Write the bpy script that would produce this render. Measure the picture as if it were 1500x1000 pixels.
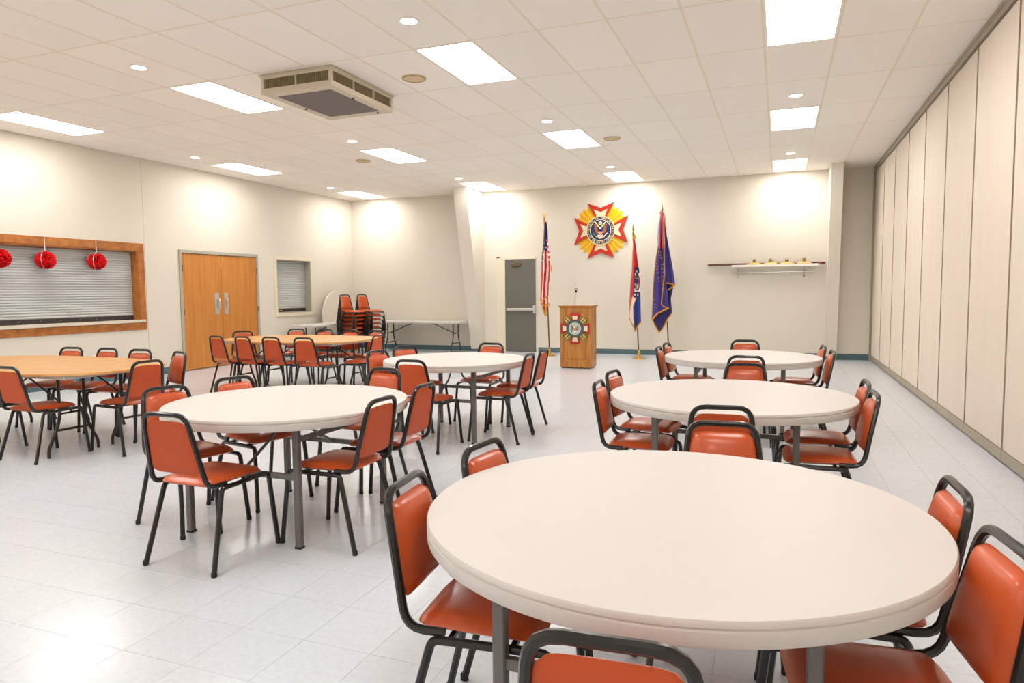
import bpy, bmesh, math, random
from mathutils import Vector, Matrix
random.seed(7)
PI = math.pi
for o in list(bpy.data.objects): bpy.data.objects.remove(o)
S = bpy.context.scene
C = S.collection

# ---------------------------------------------------------------- camera
YAW, PITCH, ROLL, FPX, CAMH = 0.3707, 0.0727, -0.0094, 1005.0, 1.3621
cy, sy, cp, sp, cr, sr = math.cos(YAW), math.sin(YAW), math.cos(PITCH), math.sin(PITCH), math.cos(ROLL), math.sin(ROLL)
fwd = Vector((-sy*cp, cy*cp, -sp)); rgt = Vector((cy, sy, 0)); upv = rgt.cross(fwd)
r2 = rgt*cr + upv*sr; u2 = -rgt*sr + upv*cr
cd = bpy.data.cameras.new('camera'); cam = bpy.data.objects.new('camera', cd); C.objects.link(cam)
m = Matrix((r2, u2, -fwd)).transposed().to_4x4(); m.translation = (0, 0, CAMH); cam.matrix_world = m
cd.sensor_width = 36; cd.lens = FPX/1500*36; cd.clip_start = 0.05; cd.clip_end = 100
S.camera = cam
# ---------------------------------------------------------------- world and exposure
w = bpy.data.worlds.new('world'); S.world = w; w.use_nodes = True
w.node_tree.nodes['Background'].inputs[0].default_value = (1, 0.97, 0.92, 1)
w.node_tree.nodes['Background'].inputs[1].default_value = 0.1
S.view_settings.view_transform = 'Standard'; S.view_settings.look = 'None'
S.view_settings.exposure = 0.62; S.view_settings.gamma = 1; S.view_settings.use_curve_mapping = False
TROFFER_E = 11.5          # emission of the fluorescent diffusers
DOWN_E = 14.0            # emission of the round downlight lenses
SPOT_W = 5.0            # downlight beam, watts
LIGHT_COL = (1.0, 0.972, 0.945)

# ---------------------------------------------------------------- room numbers (metres)
XL, XR, YB, YF, CZ = -9.864, 1.637, 14.514, -5.2, 3.613
TX0, TY0, TW, TL = 0.142, 6.3946, 0.6096, 1.2192     # ceiling grid: light column 0, light row 0

# ---------------------------------------------------------------- materials
def lin(c):
    return tuple(((v/255)/12.92 if v/255 <= .04045 else ((v/255+.055)/1.055)**2.4) for v in c)+(1,)
MATS = {}
def mat(name, c, rough=.5, metal=0, spec=.5, emit=0, noise=0, nscale=8, bump=0, bscale=200, stretch=None, coat=0, pos=False, c2=None, rnd=0, rvar=0):
    m = bpy.data.materials.new(name); m.use_nodes = True; nt = m.node_tree; b = nt.nodes['Principled BSDF']
    N = nt.nodes.new; Lk = nt.links.new
    col = lin(c)
    b.inputs['Base Color'].default_value = col; b.inputs['Roughness'].default_value = rough
    b.inputs['Metallic'].default_value = metal; b.inputs['Specular IOR Level'].default_value = spec
    b.inputs['Coat Weight'].default_value = coat; b.inputs['Coat Roughness'].default_value = .12
    if emit:
        b.inputs['Emission Color'].default_value = tuple(LIGHT_COL)+(1,); b.inputs['Emission Strength'].default_value = emit
    if noise or bump:
        if pos:
            g = N('ShaderNodeNewGeometry'); src = g.outputs['Position']
        else:
            g = N('ShaderNodeTexCoord'); src = g.outputs['Object']
        mp = N('ShaderNodeMapping'); Lk(src, mp.inputs[0])
        if stretch: mp.inputs['Scale'].default_value = stretch
    last = None
    if noise:
        n = N('ShaderNodeTexNoise'); n.inputs['Scale'].default_value = nscale; n.inputs['Detail'].default_value = 6; n.inputs['Roughness'].default_value = .6
        Lk(mp.outputs[0], n.inputs[0])
        r = N('ShaderNodeValToRGB'); Lk(n.outputs[0], r.inputs[0])
        lo = lin(c2) if c2 else tuple(v*(1-noise) for v in col[:3])+(1,)
        r.color_ramp.elements[0].position = .32; r.color_ramp.elements[1].position = .68
        r.color_ramp.elements[0].color = lo; r.color_ramp.elements[1].color = col
        last = r.outputs[0]
        if rvar:
            mr = N('ShaderNodeMapRange'); Lk(n.outputs[0], mr.inputs[0]); mr.inputs[1].default_value = .3; mr.inputs[2].default_value = .7
            mr.inputs[3].default_value = rough-rvar; mr.inputs[4].default_value = rough+rvar; Lk(mr.outputs[0], b.inputs['Roughness'])
    if rnd:
        oi = N('ShaderNodeObjectInfo'); h = N('ShaderNodeHueSaturation')
        mr = N('ShaderNodeMapRange'); Lk(oi.outputs['Random'], mr.inputs[0]); mr.inputs[3].default_value = 1-rnd; mr.inputs[4].default_value = 1+rnd*.3
        Lk(mr.outputs[0], h.inputs['Value'])
        if last: Lk(last, h.inputs['Color'])
        else: h.inputs['Color'].default_value = col
        last = h.outputs[0]
    if last: Lk(last, b.inputs['Base Color'])
    if bump:
        n2 = N('ShaderNodeTexNoise'); n2.inputs['Scale'].default_value = bscale; n2.inputs['Detail'].default_value = 3
        Lk(mp.outputs[0], n2.inputs[0]); bp = N('ShaderNodeBump'); bp.inputs['Strength'].default_value = bump; bp.inputs['Distance'].default_value = .01
        Lk(n2.outputs[0], bp.inputs['Height']); Lk(bp.outputs[0], b.inputs['Normal'])
    MATS[name] = m; return m
def vcol(name, rough=.75):
    m = bpy.data.materials.new(name); m.use_nodes = True; nt = m.node_tree; b = nt.nodes['Principled BSDF']
    a = nt.nodes.new('ShaderNodeVertexColor'); a.layer_name = 'Col'; nt.links.new(a.outputs[0], b.inputs['Base Color'])
    b.inputs['Roughness'].default_value = rough; b.inputs['Sheen Weight'].default_value = .2; MATS[name] = m; return m
M = MATS
mat('wall_paint', (221, 213, 198), .75, bump=.04, bscale=120, noise=.02, nscale=1.2, pos=True)
mat('alcove_paint', (240, 230, 205), .75)
mat('ceiling_tile', (250, 243, 233), .9, bump=.35, bscale=260, noise=.05, nscale=140, pos=True, rnd=.025)
mat('ceiling_grid', (234, 222, 200), .5)
mat('floor_vinyl', (212, 217, 223), .2, spec=.36, noise=.10, nscale=38, pos=True, c2=(204, 209, 215), rnd=.015, rvar=.06, bump=.012, bscale=14)
mat('grout', (196, 194, 192), .6)
mat('baseboard_teal', (78, 104, 110), .45)
mat('partition_vinyl', (231, 217, 200), .6, noise=.04, nscale=6, stretch=(1, 1, .15), pos=True, bump=.05, bscale=300)
mat('partition_metal', (172, 160, 142), .45, metal=.2)
mat('white_metal', (240, 236, 228), .35)
mat('table_white', (208, 201, 195), .5, spec=.35, noise=.012, nscale=3, bump=.01, bscale=300)
mat('table_edge', (216, 206, 188), .4)
mat('oak_light', (232, 180, 112), .28, noise=.2, nscale=3.2, stretch=(.7, 5, 5), c2=(216, 158, 92))
mat('leg_grey', (112, 108, 104), .38, metal=.35)
mat('black_enamel', (20, 17, 15), .28, coat=.25, spec=.45)
mat('leg_dark', (52, 46, 44), .3, metal=.2)
mat('vinyl_front', (206, 86, 36), .3, noise=.16, nscale=2.5, coat=.15, rnd=.12, bump=.03, bscale=160)
mat('vinyl_back', (194, 80, 38), .5, spec=.3, noise=.05, nscale=4, rnd=.10, bump=.05, bscale=260)
mat('rubber', (22, 20, 20), .6)
mat('oak_door', (206, 137, 62), .38, noise=.3, nscale=2.4, stretch=(6, 6, .35), c2=(186, 116, 46))
mat('oak_trim', (190, 120, 52), .4, noise=.4, nscale=5, stretch=(1.5, 1.5, 1.5), c2=(150, 86, 32))
mat('oak_lectern', (196, 134, 58), .32, noise=.5, nscale=4, stretch=(7, 7, .6), c2=(158, 98, 34))
mat('door_frame_grey', (172, 166, 150), .45)
mat('door_frame_pale', (226, 216, 192), .45)
mat('door_grey', (102, 100, 91), .5)
mat('shutter_grey', (190, 193, 190), .5)
mat('shutter_dark', (50, 44, 40), .45)
mat('brass', (206, 168, 84), .22, metal=.9)
mat('brass_dull', (150, 128, 66), .3, metal=.7)
mat('gold_stand', (226, 190, 110), .35, metal=.35)
mat('chrome', (214, 212, 208), .22, metal=.9)
mat('hinge', (110, 92, 70), .35, metal=.6)
mat('silver', (196, 192, 184), .35, metal=.5)
mat('pole_wood', (92, 56, 34), .3, coat=.3)
mat('pole_red', (150, 30, 26), .4)
mat('ac_beige', (206, 193, 170), .5)
mat('ac_grey', (112, 104, 100), .7, bump=.3, bscale=500)
mat('ac_dark', (52, 45, 34), .6)
mat('ac_fin', (158, 142, 110), .5, metal=.3)
mat('speaker_tan', (214, 190, 150), .7)
mat('pom_red', (226, 12, 22), .45)
mat('tinsel', (226, 220, 214), .25, metal=.7)
mat('yellow', (226, 172, 12), .4)
mat('yellow_dark', (238, 186, 20), .45)
mat('red', (188, 34, 12), .4)
mat('cream', (222, 208, 176), .45)
mat('navy', (26, 34, 98), .4)
mat('pale_gold', (232, 220, 160), .45)
mat('brown', (158, 98, 52), .5)
mat('white', (248, 246, 240), .45)
mat('pink', (240, 150, 140), .5)
mat('green', (52, 122, 84), .5)
mat('sky_blue', (136, 190, 200), .4)
mat('slate', (66, 80, 94), .4)
mat('bronze', (136, 118, 60), .35, metal=.5)
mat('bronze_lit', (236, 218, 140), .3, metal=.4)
mat('dark_red', (176, 28, 34), .35)
mat('fringe_gold', (212, 146, 18), .6)
mat('diffuser', (255, 255, 255), .5, emit=TROFFER_E)
mat('downlight_lens', (255, 255, 255), .5, emit=DOWN_E)
mat('outlet', (226, 214, 170), .5)
vcol('cloth')

# ---------------------------------------------------------------- mesh helpers
class MB:
    def __init__(s): s.v = []; s.f = []; s.mi = []; s.mx = Matrix()
    def add(s, vs, fs, mi=0):
        n = len(s.v); s.v += [tuple(s.mx @ Vector(p)) for p in vs]; s.f += [tuple(i+n for i in f) for f in fs]; s.mi += [mi]*len(fs); return s
    def box(s, x0, x1, y0, y1, z0, z1, mi=0, b=0):
        if b:
            P = []
            for (x, y, z) in [(a, c, d) for a in (0, 1) for c in (0, 1) for d in (0, 1)]:
                X = (x0, x1)[x]; Y = (y0, y1)[y]; Z = (z0, z1)[z]; ix = X+(b if x == 0 else -b); iy = Y+(b if y == 0 else -b); iz = Z+(b if z == 0 else -b)
                P += [(X, iy, iz), (ix, Y, iz), (ix, iy, Z)]
            bm = bmesh.new(); 
            for p in P: bm.verts.new(p)
            bmesh.ops.convex_hull(bm, input=bm.verts); bmesh.ops.dissolve_limit(bm, angle_limit=.01, verts=bm.verts, edges=bm.edges)
            bm.verts.index_update(); r = s.add([tuple(v.co) for v in bm.verts], [tuple(v.index for v in f.verts) for f in bm.faces], mi); bm.free(); return r
        v = [(x0, y0, z0), (x1, y0, z0), (x1, y1, z0), (x0, y1, z0), (x0, y0, z1), (x1, y0, z1), (x1, y1, z1), (x0, y1, z1)]
        return s.add(v, [(0, 3, 2, 1), (4, 5, 6, 7), (0, 1, 5, 4), (1, 2, 6, 5), (2, 3, 7, 6), (3, 0, 4, 7)], mi)
    def lathe(s, prof, n=24, c=(0, 0, 0), mi=0, sx=1, sy=1):
        vs = []; fs = []
        for (r, z) in prof:
            for i in range(n):
                a = 2*PI*i/n; vs.append((c[0]+r*sx*math.cos(a), c[1]+r*sy*math.sin(a), c[2]+z))
        for k in range(len(prof)-1):
            for i in range(n):
                j = (i+1) % n; fs.append((k*n+i, k*n+j, (k+1)*n+j, (k+1)*n+i))
        fs.append(tuple(reversed(range(n)))); fs.append(tuple(range((len(prof)-1)*n, len(prof)*n)))
        return s.add(vs, fs, mi)
    def prism(s, pts, z0, z1, ax='z', mi=0):
        # pts: 2D outline; ax: extrusion axis ('z': xy outline, 'y': xz outline, 'x': yz outline)
        n = len(pts)
        if ax == 'z': a = [(p[0], p[1], z0) for p in pts]; b = [(p[0], p[1], z1) for p in pts]
        elif ax == 'y': a = [(p[0], z0, p[1]) for p in pts]; b = [(p[0], z1, p[1]) for p in pts]
        else: a = [(z0, p[0], p[1]) for p in pts]; b = [(z1, p[0], p[1]) for p in pts]
        return s.add(a+b, [tuple(reversed(range(n))), tuple(range(n, 2*n))]+[(i, (i+1) % n, n+(i+1) % n, n+i) for i in range(n)], mi)
    def tube(s, pts, r, n=8, mi=0, fil=0, closed=False):
        P = [Vector(p) for p in pts]
        if fil:
            Q = [P[0]]
            for i in range(1, len(P)-1):
                a, b, c = P[i-1], P[i], P[i+1]; d1 = (a-b); d2 = (c-b); f = min(fil, d1.length*.48, d2.length*.48)
                p1 = b+d1.normalized()*f; p2 = b+d2.normalized()*f
                for k in range(5):
                    t = k/4; Q.append(p1*(1-t)**2+b*2*t*(1-t)+p2*t*t)
            Q.append(P[-1]); P = Q
        vs = []; fs = []; m_ = len(P); T0 = None
        for i, p in enumerate(P):
            t = (P[min(i+1, m_-1)]-P[max(i-1, 0)]).normalized()
            if T0 is None:
                h = Vector((0, 0, 1)) if abs(t.z) < .9 else Vector((1, 0, 0)); u = t.cross(h).normalized()
            else:
                u = (u-t*u.dot(t)).normalized()
            T0 = t; v = t.cross(u)
            rr = r[i] if isinstance(r, (list, tuple)) else r
            for k in range(n):
                a = 2*PI*k/n; vs.append(tuple(p+u*math.cos(a)*rr+v*math.sin(a)*rr))
        for i in range(m_-1):
            for k in range(n):
                j = (k+1) % n; fs.append((i*n+k, i*n+j, (i+1)*n+j, (i+1)*n+k))
        fs.append(tuple(reversed(range(n)))); fs.append(tuple(range((m_-1)*n, m_*n)))
        return s.add(vs, fs, mi)
    def bar(s, a, b, w, h=None, mi=0):
        # rectangular bar from a to b
        a = Vector(a); b = Vector(b); t = (b-a).normalized(); hh = Vector((0, 0, 1)) if abs(t.z) < .9 else Vector((0, 1, 0)); u = t.cross(hh).normalized(); v = t.cross(u); h = h or w
        vs = []
        for p in (a, b):
            for su, sv in ((-1, -1), (1, -1), (1, 1), (-1, 1)): vs.append(tuple(p+u*su*w/2+v*sv*h/2))
        return s.add(vs, [(3, 2, 1, 0), (4, 5, 6, 7), (0, 1, 5, 4), (1, 2, 6, 5), (2, 3, 7, 6), (3, 0, 4, 7)], mi)
    def mesh(s, name, mats, smooth=False):
        me = bpy.data.meshes.new(name); me.from_pydata(s.v, [], s.f); me.validate()
        for m_ in (mats if isinstance(mats, (list, tuple)) else [mats]): me.materials.append(M[m_])
        if len(me.polygons) == len(s.mi): me.polygons.foreach_set('material_index', s.mi)
        bm = bmesh.new(); bm.from_mesh(me); bmesh.ops.recalc_face_normals(bm, faces=bm.faces)
        if smooth:
            for f in bm.faces: f.smooth = True
            for e in bm.edges:
                if len(e.link_faces) == 2 and e.calc_face_angle(0) > math.radians(40): e.smooth = False
        bm.to_mesh(me); bm.free(); me.update(); return me
    def build(s, name, mats, parent=None, smooth=False, **kw):
        return link(name, s.mesh(name, mats, smooth), parent, **kw)
def link(name, me, parent=None, loc=None, rot=None, label=None, cat=None, group=None, kind=None):
    o = bpy.data.objects.new(name, me); C.objects.link(o)
    if parent is not None: o.parent = parent
    if loc is not None: o.location = loc
    if rot is not None: o.rotation_euler = rot
    if label: o['label'] = label
    if cat: o['category'] = cat
    if group: o['group'] = group
    if kind: o['kind'] = kind
    return o
def thing(name, label, cat, loc=(0, 0, 0), rz=0, group=None): return link(name, None, None, loc, (0, 0, rz), label, cat, group)
def dup(o, loc=None, rz=None, label=None, group=None, parent=None):
    c = o.copy(); C.objects.link(c)
    if parent is not None: c.parent = parent
    if loc is not None: c.location = loc
    if rz is not None: c.rotation_euler = (0, 0, rz)
    if label: c['label'] = label
    if group: c['group'] = group
    for ch in [k for k in KIDS.get(o.name, [])]: dup(ch, parent=c)
    return c
KIDS = {}
def index_kids():
    KIDS.clear()
    for o in bpy.data.objects:
        if o.parent: KIDS.setdefault(o.parent.name, []).append(o)
def struct(o): o['kind'] = 'structure'; return o

# ================================================================ SETTING
# ---- floor: vinyl composition tiles, one foot square
FW = .3048; FX0 = 0.1067
fl = struct(MB().box(XL-.3, XR+.3, YF-.3, YB+.3, -.15, -.003).build('floor', 'grout'))
def proj(p):
    d = Vector(p)-Vector((0, 0, CAMH)); z = d.dot(fwd)
    return (750+FPX*d.dot(r2)/z, 500-FPX*d.dot(u2)/z, z) if z > .1 else (-1e4, -1e4, z)
tiles = []
i0 = math.floor((XL-FX0)/FW); i1 = math.ceil((XR-FX0)/FW)
for i in range(i0, i1):
    for j in range(math.floor(YF/FW), math.ceil(YB/FW)):
        x0, x1, y0, y1 = max(FX0+i*FW, XL), min(FX0+(i+1)*FW, XR), max(j*FW, YF), min((j+1)*FW, YB)
        if x1-x0 < .01 or y1-y0 < .01: continue
        tiles.append((x0, x1, y0, y1))
def tkey(t):
    u, v, z = proj(((t[0]+t[1])/2, (t[2]+t[3])/2, 0))
    full = t[1]-t[0] > .3 and t[3]-t[2] > .3
    return z if (full and -40 < u < 1540 and v < 1040 and z > .1) else 1e6
tiles.sort(key=tkey)
g = .0007
tm = MB().box(-FW/2+g, FW/2-g, -FW/2+g, FW/2-g, -.003, 0).mesh('floor_tile', 'floor_vinyl')
for t in tiles[:300]: link('floor_tile', tm, fl, ((t[0]+t[1])/2, (t[2]+t[3])/2, 0))
mb = MB()
for t in tiles[300:]: mb.box(t[0]+g, t[1]-g, t[2]+g, t[3]-g, -.003, 0)
mb.build('floor_tile_field', 'floor_vinyl', fl)['kind'] = 'stuff'

# ---- ceiling: 2 x 4 ft lay-in tiles in a metal grid
ce = struct(MB().box(XL-.3, XR+.3, YF-.3, YB+.3, CZ+.02, CZ+.12).build('ceiling', 'ceiling_tile'))
xs = []; k = math.floor((XL-TX0)/TW)-1
while TX0+(k+.5)*TW < XR: 
    xs.append(TX0+(k+.5)*TW); k += 1
xs = sorted(set([XL]+[x for x in xs if x > XL]+[XR]))
ys = []; k = math.floor((YF-TY0)/TL)-1
while TY0+(k+.5)*TL < YB:
    ys.append(TY0+(k+.5)*TL); k += 1
ys = sorted(set([YF]+[y for y in ys if y > YF]+[YB]))
LIGHT_COLS = [TX0-3.048*i for i in range(4)]; LIGHT_ROWS = [TY0+3.6576*j for j in (-3, -2, -1, 0, 1, 2)]
full = MB().box(-TW/2+.002, TW/2-.002, -TL/2+.002, TL/2-.002, 0, .016).mesh('ceiling_tile', 'ceiling_tile')
rest = MB()
def lit(x, y): return any(abs(x-a) < .2 for a in LIGHT_COLS) and any(abs(y-b) < .3 for b in LIGHT_ROWS)
for a in range(len(xs)-1):
    for b in range(len(ys)-1):
        x0, x1, y0, y1 = xs[a], xs[a+1], ys[b], ys[b+1]; xc, yc = (x0+x1)/2, (y0+y1)/2
        if lit(xc, yc): continue
        if y1 > 2.2 and x1-x0 > .6 and y1-y0 > 1.2: link('ceiling_tile', full, ce, (xc, yc, CZ))
        elif y1 > 2.2: MB().box(x0-xc+.002, x1-xc-.002, y0-yc+.002, y1-yc-.002, 0, .016).build('ceiling_tile', 'ceiling_tile', ce, loc=(xc, yc, CZ))
        else: rest.box(x0+.002, x1-.002, y0+.002, y1-.002, CZ, CZ+.016)
rest.build('ceiling_tile_field', 'ceiling_tile', ce)['kind'] = 'stuff'
mb = MB()
for x in xs[1:-1]: mb.box(x-.011, x+.011, YF, YB, CZ-.001, CZ+.004)
for y in ys[1:-1]: mb.box(XL, XR, y-.011, y+.011, CZ-.0005, CZ+.004)
mb.build('ceiling_grid', 'ceiling_grid', ce)

# ---- walls
SH1 = (5.0, 8.37, .93, 2.09)      # shutter opening 1: y0 y1 z0 z1
DD = (9.26, 11.12, 0, 2.10)       # double door
SH2 = (11.73, 12.86, .945, 2.085)
def wall_with_holes(holes, y0, y1, z1):
    out = []; cur = y0
    for h in sorted(holes):
        out.append((cur, h[0], 0, z1))
        if h[2] > 0: out.append((h[0], h[1], 0, h[2]))
        out.append((h[0], h[1], h[3], z1)); cur = h[1]
    out.append((cur, y1, 0, z1)); return out
wl = struct(MB().box(XL-.34, XL-.26, YF, YB, 0, CZ).build('wall_left', 'wall_paint'))
SEAMS = [3.64, 8.52]
mb = MB()
for (a, b, c, d) in wall_with_holes([SH1, DD, SH2], YF, YB, CZ):
    cuts = [a]+[s for s in SEAMS if a < s < b]+[b]
    for p, q in zip(cuts[:-1], cuts[1:]):
        mb.box(XL-.26, XL, p+(.0025 if p in SEAMS else 0), q-(.0025 if q in SEAMS else 0), c, d)
mb.build('wall_panel', 'wall_paint', wl)
DR = (-5.84, -5.05, 0, 2.09)
wb = struct(MB().box(XL-.3, DR[0], YB, YB+.2, 0, CZ).box(DR[1], XR+.3, YB, YB+.2, 0, CZ).box(DR[0], DR[1], YB, YB+.2, DR[3], CZ).box(DR[0], DR[1], YB+.14, YB+.2, 0, DR[3]).build('wall_back', 'wall_paint'))
struct(MB().box(XL-.3, XR+.3, YF-.2, YF, 0, CZ).build('wall_front', 'wall_paint'))
# tapered pilasters that boxes in the roof frame
def pilaster(name, x0, x1, ytop, ybot):
    b = MB().prism([(ybot, 0), (YB, 0), (YB, CZ), (ytop, CZ)], x0, x1, 'x').build(name, 'wall_paint'); return struct(b)
pilaster('trim_1', -6.60, -6.30, 13.54, 14.39)
pilaster('trim_2', .845, 1.045, 13.75, 14.41)
# baseboards
def bb(name, mb): return struct(mb.build(name, 'baseboard_teal'))
bb('baseboard_left', MB().box(XL, XL+.012, YF, 9.2, 0, .11).box(XL, XL+.012, 11.18, YB, 0, .11))
bb('baseboard_back', MB().box(XL, -6.60, YB-.012, YB, 0, .11).box(-6.30, -5.92, YB-.012, YB, 0, .11).box(-5.0, .845, YB-.012, YB, 0, .11).box(1.045, XR-.02, YB-.012, YB, 0, .11)
   .prism([(-6.612, 14.377), (-6.288, 14.377), (-6.288, YB), (-6.30, YB), (-6.30, 14.389), (-6.60, 14.389), (-6.60, YB), (-6.612, YB)], 0, .11)
   .prism([(.833, 14.397), (1.057, 14.397), (1.057, YB), (1.045, YB), (1.045, 14.409), (.845, 14.409), (.845, YB), (.833, YB)], 0, .11))

# ---- right wall: folding partition of tall vinyl panels
wr = struct(MB().box(XR+.06, XR+.14, YF, YB, 0, CZ).build('wall_right', 'partition_metal'))
PW = 1.165; p0 = 6.27
pm = MB().box(0, .05, -PW/2+.009, PW/2-.009, .10, CZ-.10, b=.006).mesh('partition_panel', 'partition_vinyl')
sm = MB().box(-.004, .05, -PW/2+.004, PW/2-.004, .012, .098).mesh('bottom_seal', 'partition_metal')
st = MB().box(-.006, .05, -PW/2, -PW/2+.012, .098, CZ-.1).mesh('edge_trim', 'partition_metal')
k = -9
while p0+k*PW < YB-.1:
    yc = p0+(k+.5)*PW
    if yc+PW/2 < YB:
        p = link('partition_panel', pm, wr, (XR, yc, 0)); link('bottom_seal', sm, p); link('edge_trim', st, p)
    else:
        y0 = p0+k*PW; p = MB().box(0, .05, y0+.009, YB-.03, .10, CZ-.10).build('partition_panel', 'partition_vinyl', wr, loc=(XR, 0, 0))
        MB().box(-.004, .05, y0, YB-.03, .012, .098).build('bottom_seal', 'partition_metal', p); MB().box(-.006, .05, y0-.006, y0+.006, .098, CZ-.1).build('edge_trim', 'partition_metal', p)
    k += 1
MB().box(-.015, .05, YF, YB, CZ-.085, CZ-.004).box(-.028, -.015, YF, YB, CZ-.03, CZ-.004).build('track', 'partition_metal', wr, loc=(XR, 0, 0))
MB().box(-.03, .05, YB-.035, YB, 0, CZ-.09).build('wall_jamb', 'partition_metal', wr, loc=(XR, 0, 0))

# ---- window_1: oak framed serving hatch; window_2: small grey framed hatch
def hatch2(name, o, face, inner, fm, sill):
    y0, y1, z0, z1 = o; t = .02; e = .018
    f = struct(MB().box(XL-.258, XL-.25, y0, y1, z0, z1).build(name, 'shutter_dark'))
    L_ = MB()
    L_.box(XL-.25, XL+.004, y1-t, y1, z0, z1).box(XL-.25, XL+.004, y0, y0+t, z0, z1).box(XL-.25, XL+.004, y0+t, y1-t, z1-t, z1).box(XL-.25, XL+.004, y0+t, y1-t, z0, z0+t)
    L_.build('reveal_lining', inner, f)
    for nm, b in (('frame_head', (y0-face, y1+face, z1, z1+face)), ('frame_base', (y0-face, y1+face, z0-face, z0)), ('frame_jamb', (y1, y1+face, z0, z1)), ('frame_jamb', (y0-face, y0, z0, z1))):
        MB().box(XL, XL+e, *b, b=.003).build(nm, fm, f)
    if sill: MB().box(XL-.16, XL+.045, y0+.02, y1+face-.04, z0+.0, z0+.045, b=.004).build('window_sill', 'table_edge', f)
    return f
hatch2('window_1', (SH1[0], SH1[1], SH1[2]-.02, SH1[3]), .12, 'oak_trim', 'oak_trim', True)
hatch2('window_2', SH2, .07, 'door_frame_grey', 'door_frame_pale', False)

# ---- door_1: pair of oak veneer doors in a grey frame
d1 = struct(MB().box(XL-.25, XL+.022, DD[0]-.055, DD[0], 0, DD[3]+.055).box(XL-.25, XL+.022, DD[1], DD[1]+.055, 0, DD[3]+.055).box(XL-.25, XL+.022, DD[0], DD[1], DD[3], DD[3]+.055).build('door_1', 'door_frame_grey'))
MB().box(XL-.25, XL-.2, DD[0], DD[1], 0, DD[3]).build('dark_gap', 'shutter_dark', d1)
ym = (DD[0]+DD[1])/2
def leaf(a, b, hy, side):
    lf = MB().box(XL-.045, XL, a+.004, b-.004, .01, DD[3]-.006, b=.002).build('door_leaf', 'oak_door', d1)
    MB().box(XL, XL+.006, hy-.05, hy+.05, .985, 1.385, b=.002).build('push_plate', 'silver', lf)
    MB().tube([(XL+.004, hy+side*.018, 1.10), (XL+.05, hy+side*.018, 1.10), (XL+.05, hy+side*.018, 1.27), (XL+.004, hy+side*.018, 1.27)], .011, fil=.02).build('door_handle', 'chrome', lf, smooth=True)
    MB().box(XL+.003, XL+.02, hy-.03, hy+.03, 1.11, 1.26, b=.004).build('paddle', 'chrome', lf)
    hyy = a if side > 0 else b
    for z in (.25, 1.05, 1.82): MB().tube([(XL+.026, hyy, z-.05), (XL+.026, hyy, z+.06)], .009).build('hinge', 'hinge', lf)
leaf(DD[0], ym, ym-.13, 1); leaf(ym, DD[1], ym+.10, -1)

# ---- door_2: grey steel exit door in the back wall
d2 = struct(MB().box(DR[0]-.055, DR[0]+.05, YB-.02, YB+.14, 0, DR[3]).box(DR[1]-.005, DR[1]+.0, YB-.02, YB+.14, 0, DR[3]).box(DR[0]-.055, DR[1], YB-.02, YB+.14, DR[3]-.005, DR[3]+.03).box(DR[0]-.16, DR[0]-.055, YB-.012, YB, 0, DR[3]+.05).box(DR[0]-.16, DR[1]+.02, YB-.012, YB, DR[3]+.03, DR[3]+.05).build('door_2', 'door_frame_pale'))
MB().box(DR[0]+.05, DR[1]-.005, YB+.0, YB+.138, 0, DR[3]-.005).build('rebate', 'door_grey', d2)
lf = MB().box(DR[0]+.06, DR[1]-.01, YB-.016, YB, .012, DR[3]-.012, b=.002).build('door_leaf', 'door_grey', d2)
MB().box(DR[0]+.1, DR[1]-.02, YB-.075, YB-.035, .93, .985, b=.006).box(DR[0]+.1, DR[0]+.14, YB-.04, YB-.016, .93, .985).build('push_bar', 'silver', lf)
MB().box(DR[1]-.055, DR[1]+.0, YB-.08, YB-.016, .87, 1.05, b=.006).build('latch_case', 'silver', lf)
MB().box(DR[0]+.22, DR[0]+.44, YB-.075, YB-.016, 1.93, 1.99, b=.005).build('door_closer', 'hinge', lf)
MB().tube([(DR[0]+.4, YB-.05, 1.99), (DR[0]+.42, YB-.10, 2.01), (DR[0]+.22, YB-.03, 2.06)], .009).build('closer_arm', 'hinge', lf)

# ================================================================ CEILING FITTINGS
fr = MB()
hw, hl = TW/2-.011, TL/2-.011; iw, il = .277, .582
fr.box(-hw, hw, -hl, -il, -.004, .014).box(-hw, hw, il, hl, -.004, .014).box(-hw, -iw, -il, il, -.004, .014).box(iw, hw, -il, il, -.004, .014)
colname = ['first from the partition', 'second from the partition', 'third from the partition', 'nearest left wall']
rowname = {3: 'in the row nearest the camera', 4: 'in the middle row', 5: 'in the row along the back wall'}
frm = fr.mesh('light_frame', 'white_metal'); dfm = MB().box(-iw, iw, -il, il, .002, .012).mesh('diffuser', 'diffuser')
for ci, x in enumerate(LIGHT_COLS):
    for ri, y in enumerate(LIGHT_ROWS):
        vis = ri >= 3
        o = thing('fluorescent_ceiling_light', ('rectangular lit ceiling light %s, %s' % (rowname[ri], colname[ci])) if vis else 'lit recessed rectangular ceiling light behind the viewpoint', 'ceiling light', (x, y, CZ), 0,
                  'lit rectangular ceiling panels' if vis else 'ceiling lights behind the viewpoint')
        link('light_frame', frm, o); link('diffuser', dfm, o)
dr = MB().lathe([(.062, -.004), (.088, -.004), (.088, .0), (.062, 0)], 24).mesh('trim_ring', 'white_metal')
dr = MB(); n = 24; vs = []; fs = []
for (r, z) in ((.066, -.001), (.07, -.007), (.085, -.007), (.088, 0)):
    for i in range(n): vs.append((r*math.cos(2*PI*i/n), r*math.sin(2*PI*i/n), z))
for k in range(3):
    for i in range(n): fs.append((k*n+i, k*n+(i+1) % n, (k+1)*n+(i+1) % n, (k+1)*n+i))
drm = dr.add(vs, fs).mesh('trim_ring', 'white_metal', True); lem = MB().lathe([(.068, -.004), (.068, -.001)], 24).mesh('lens', 'downlight_lens')
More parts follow.
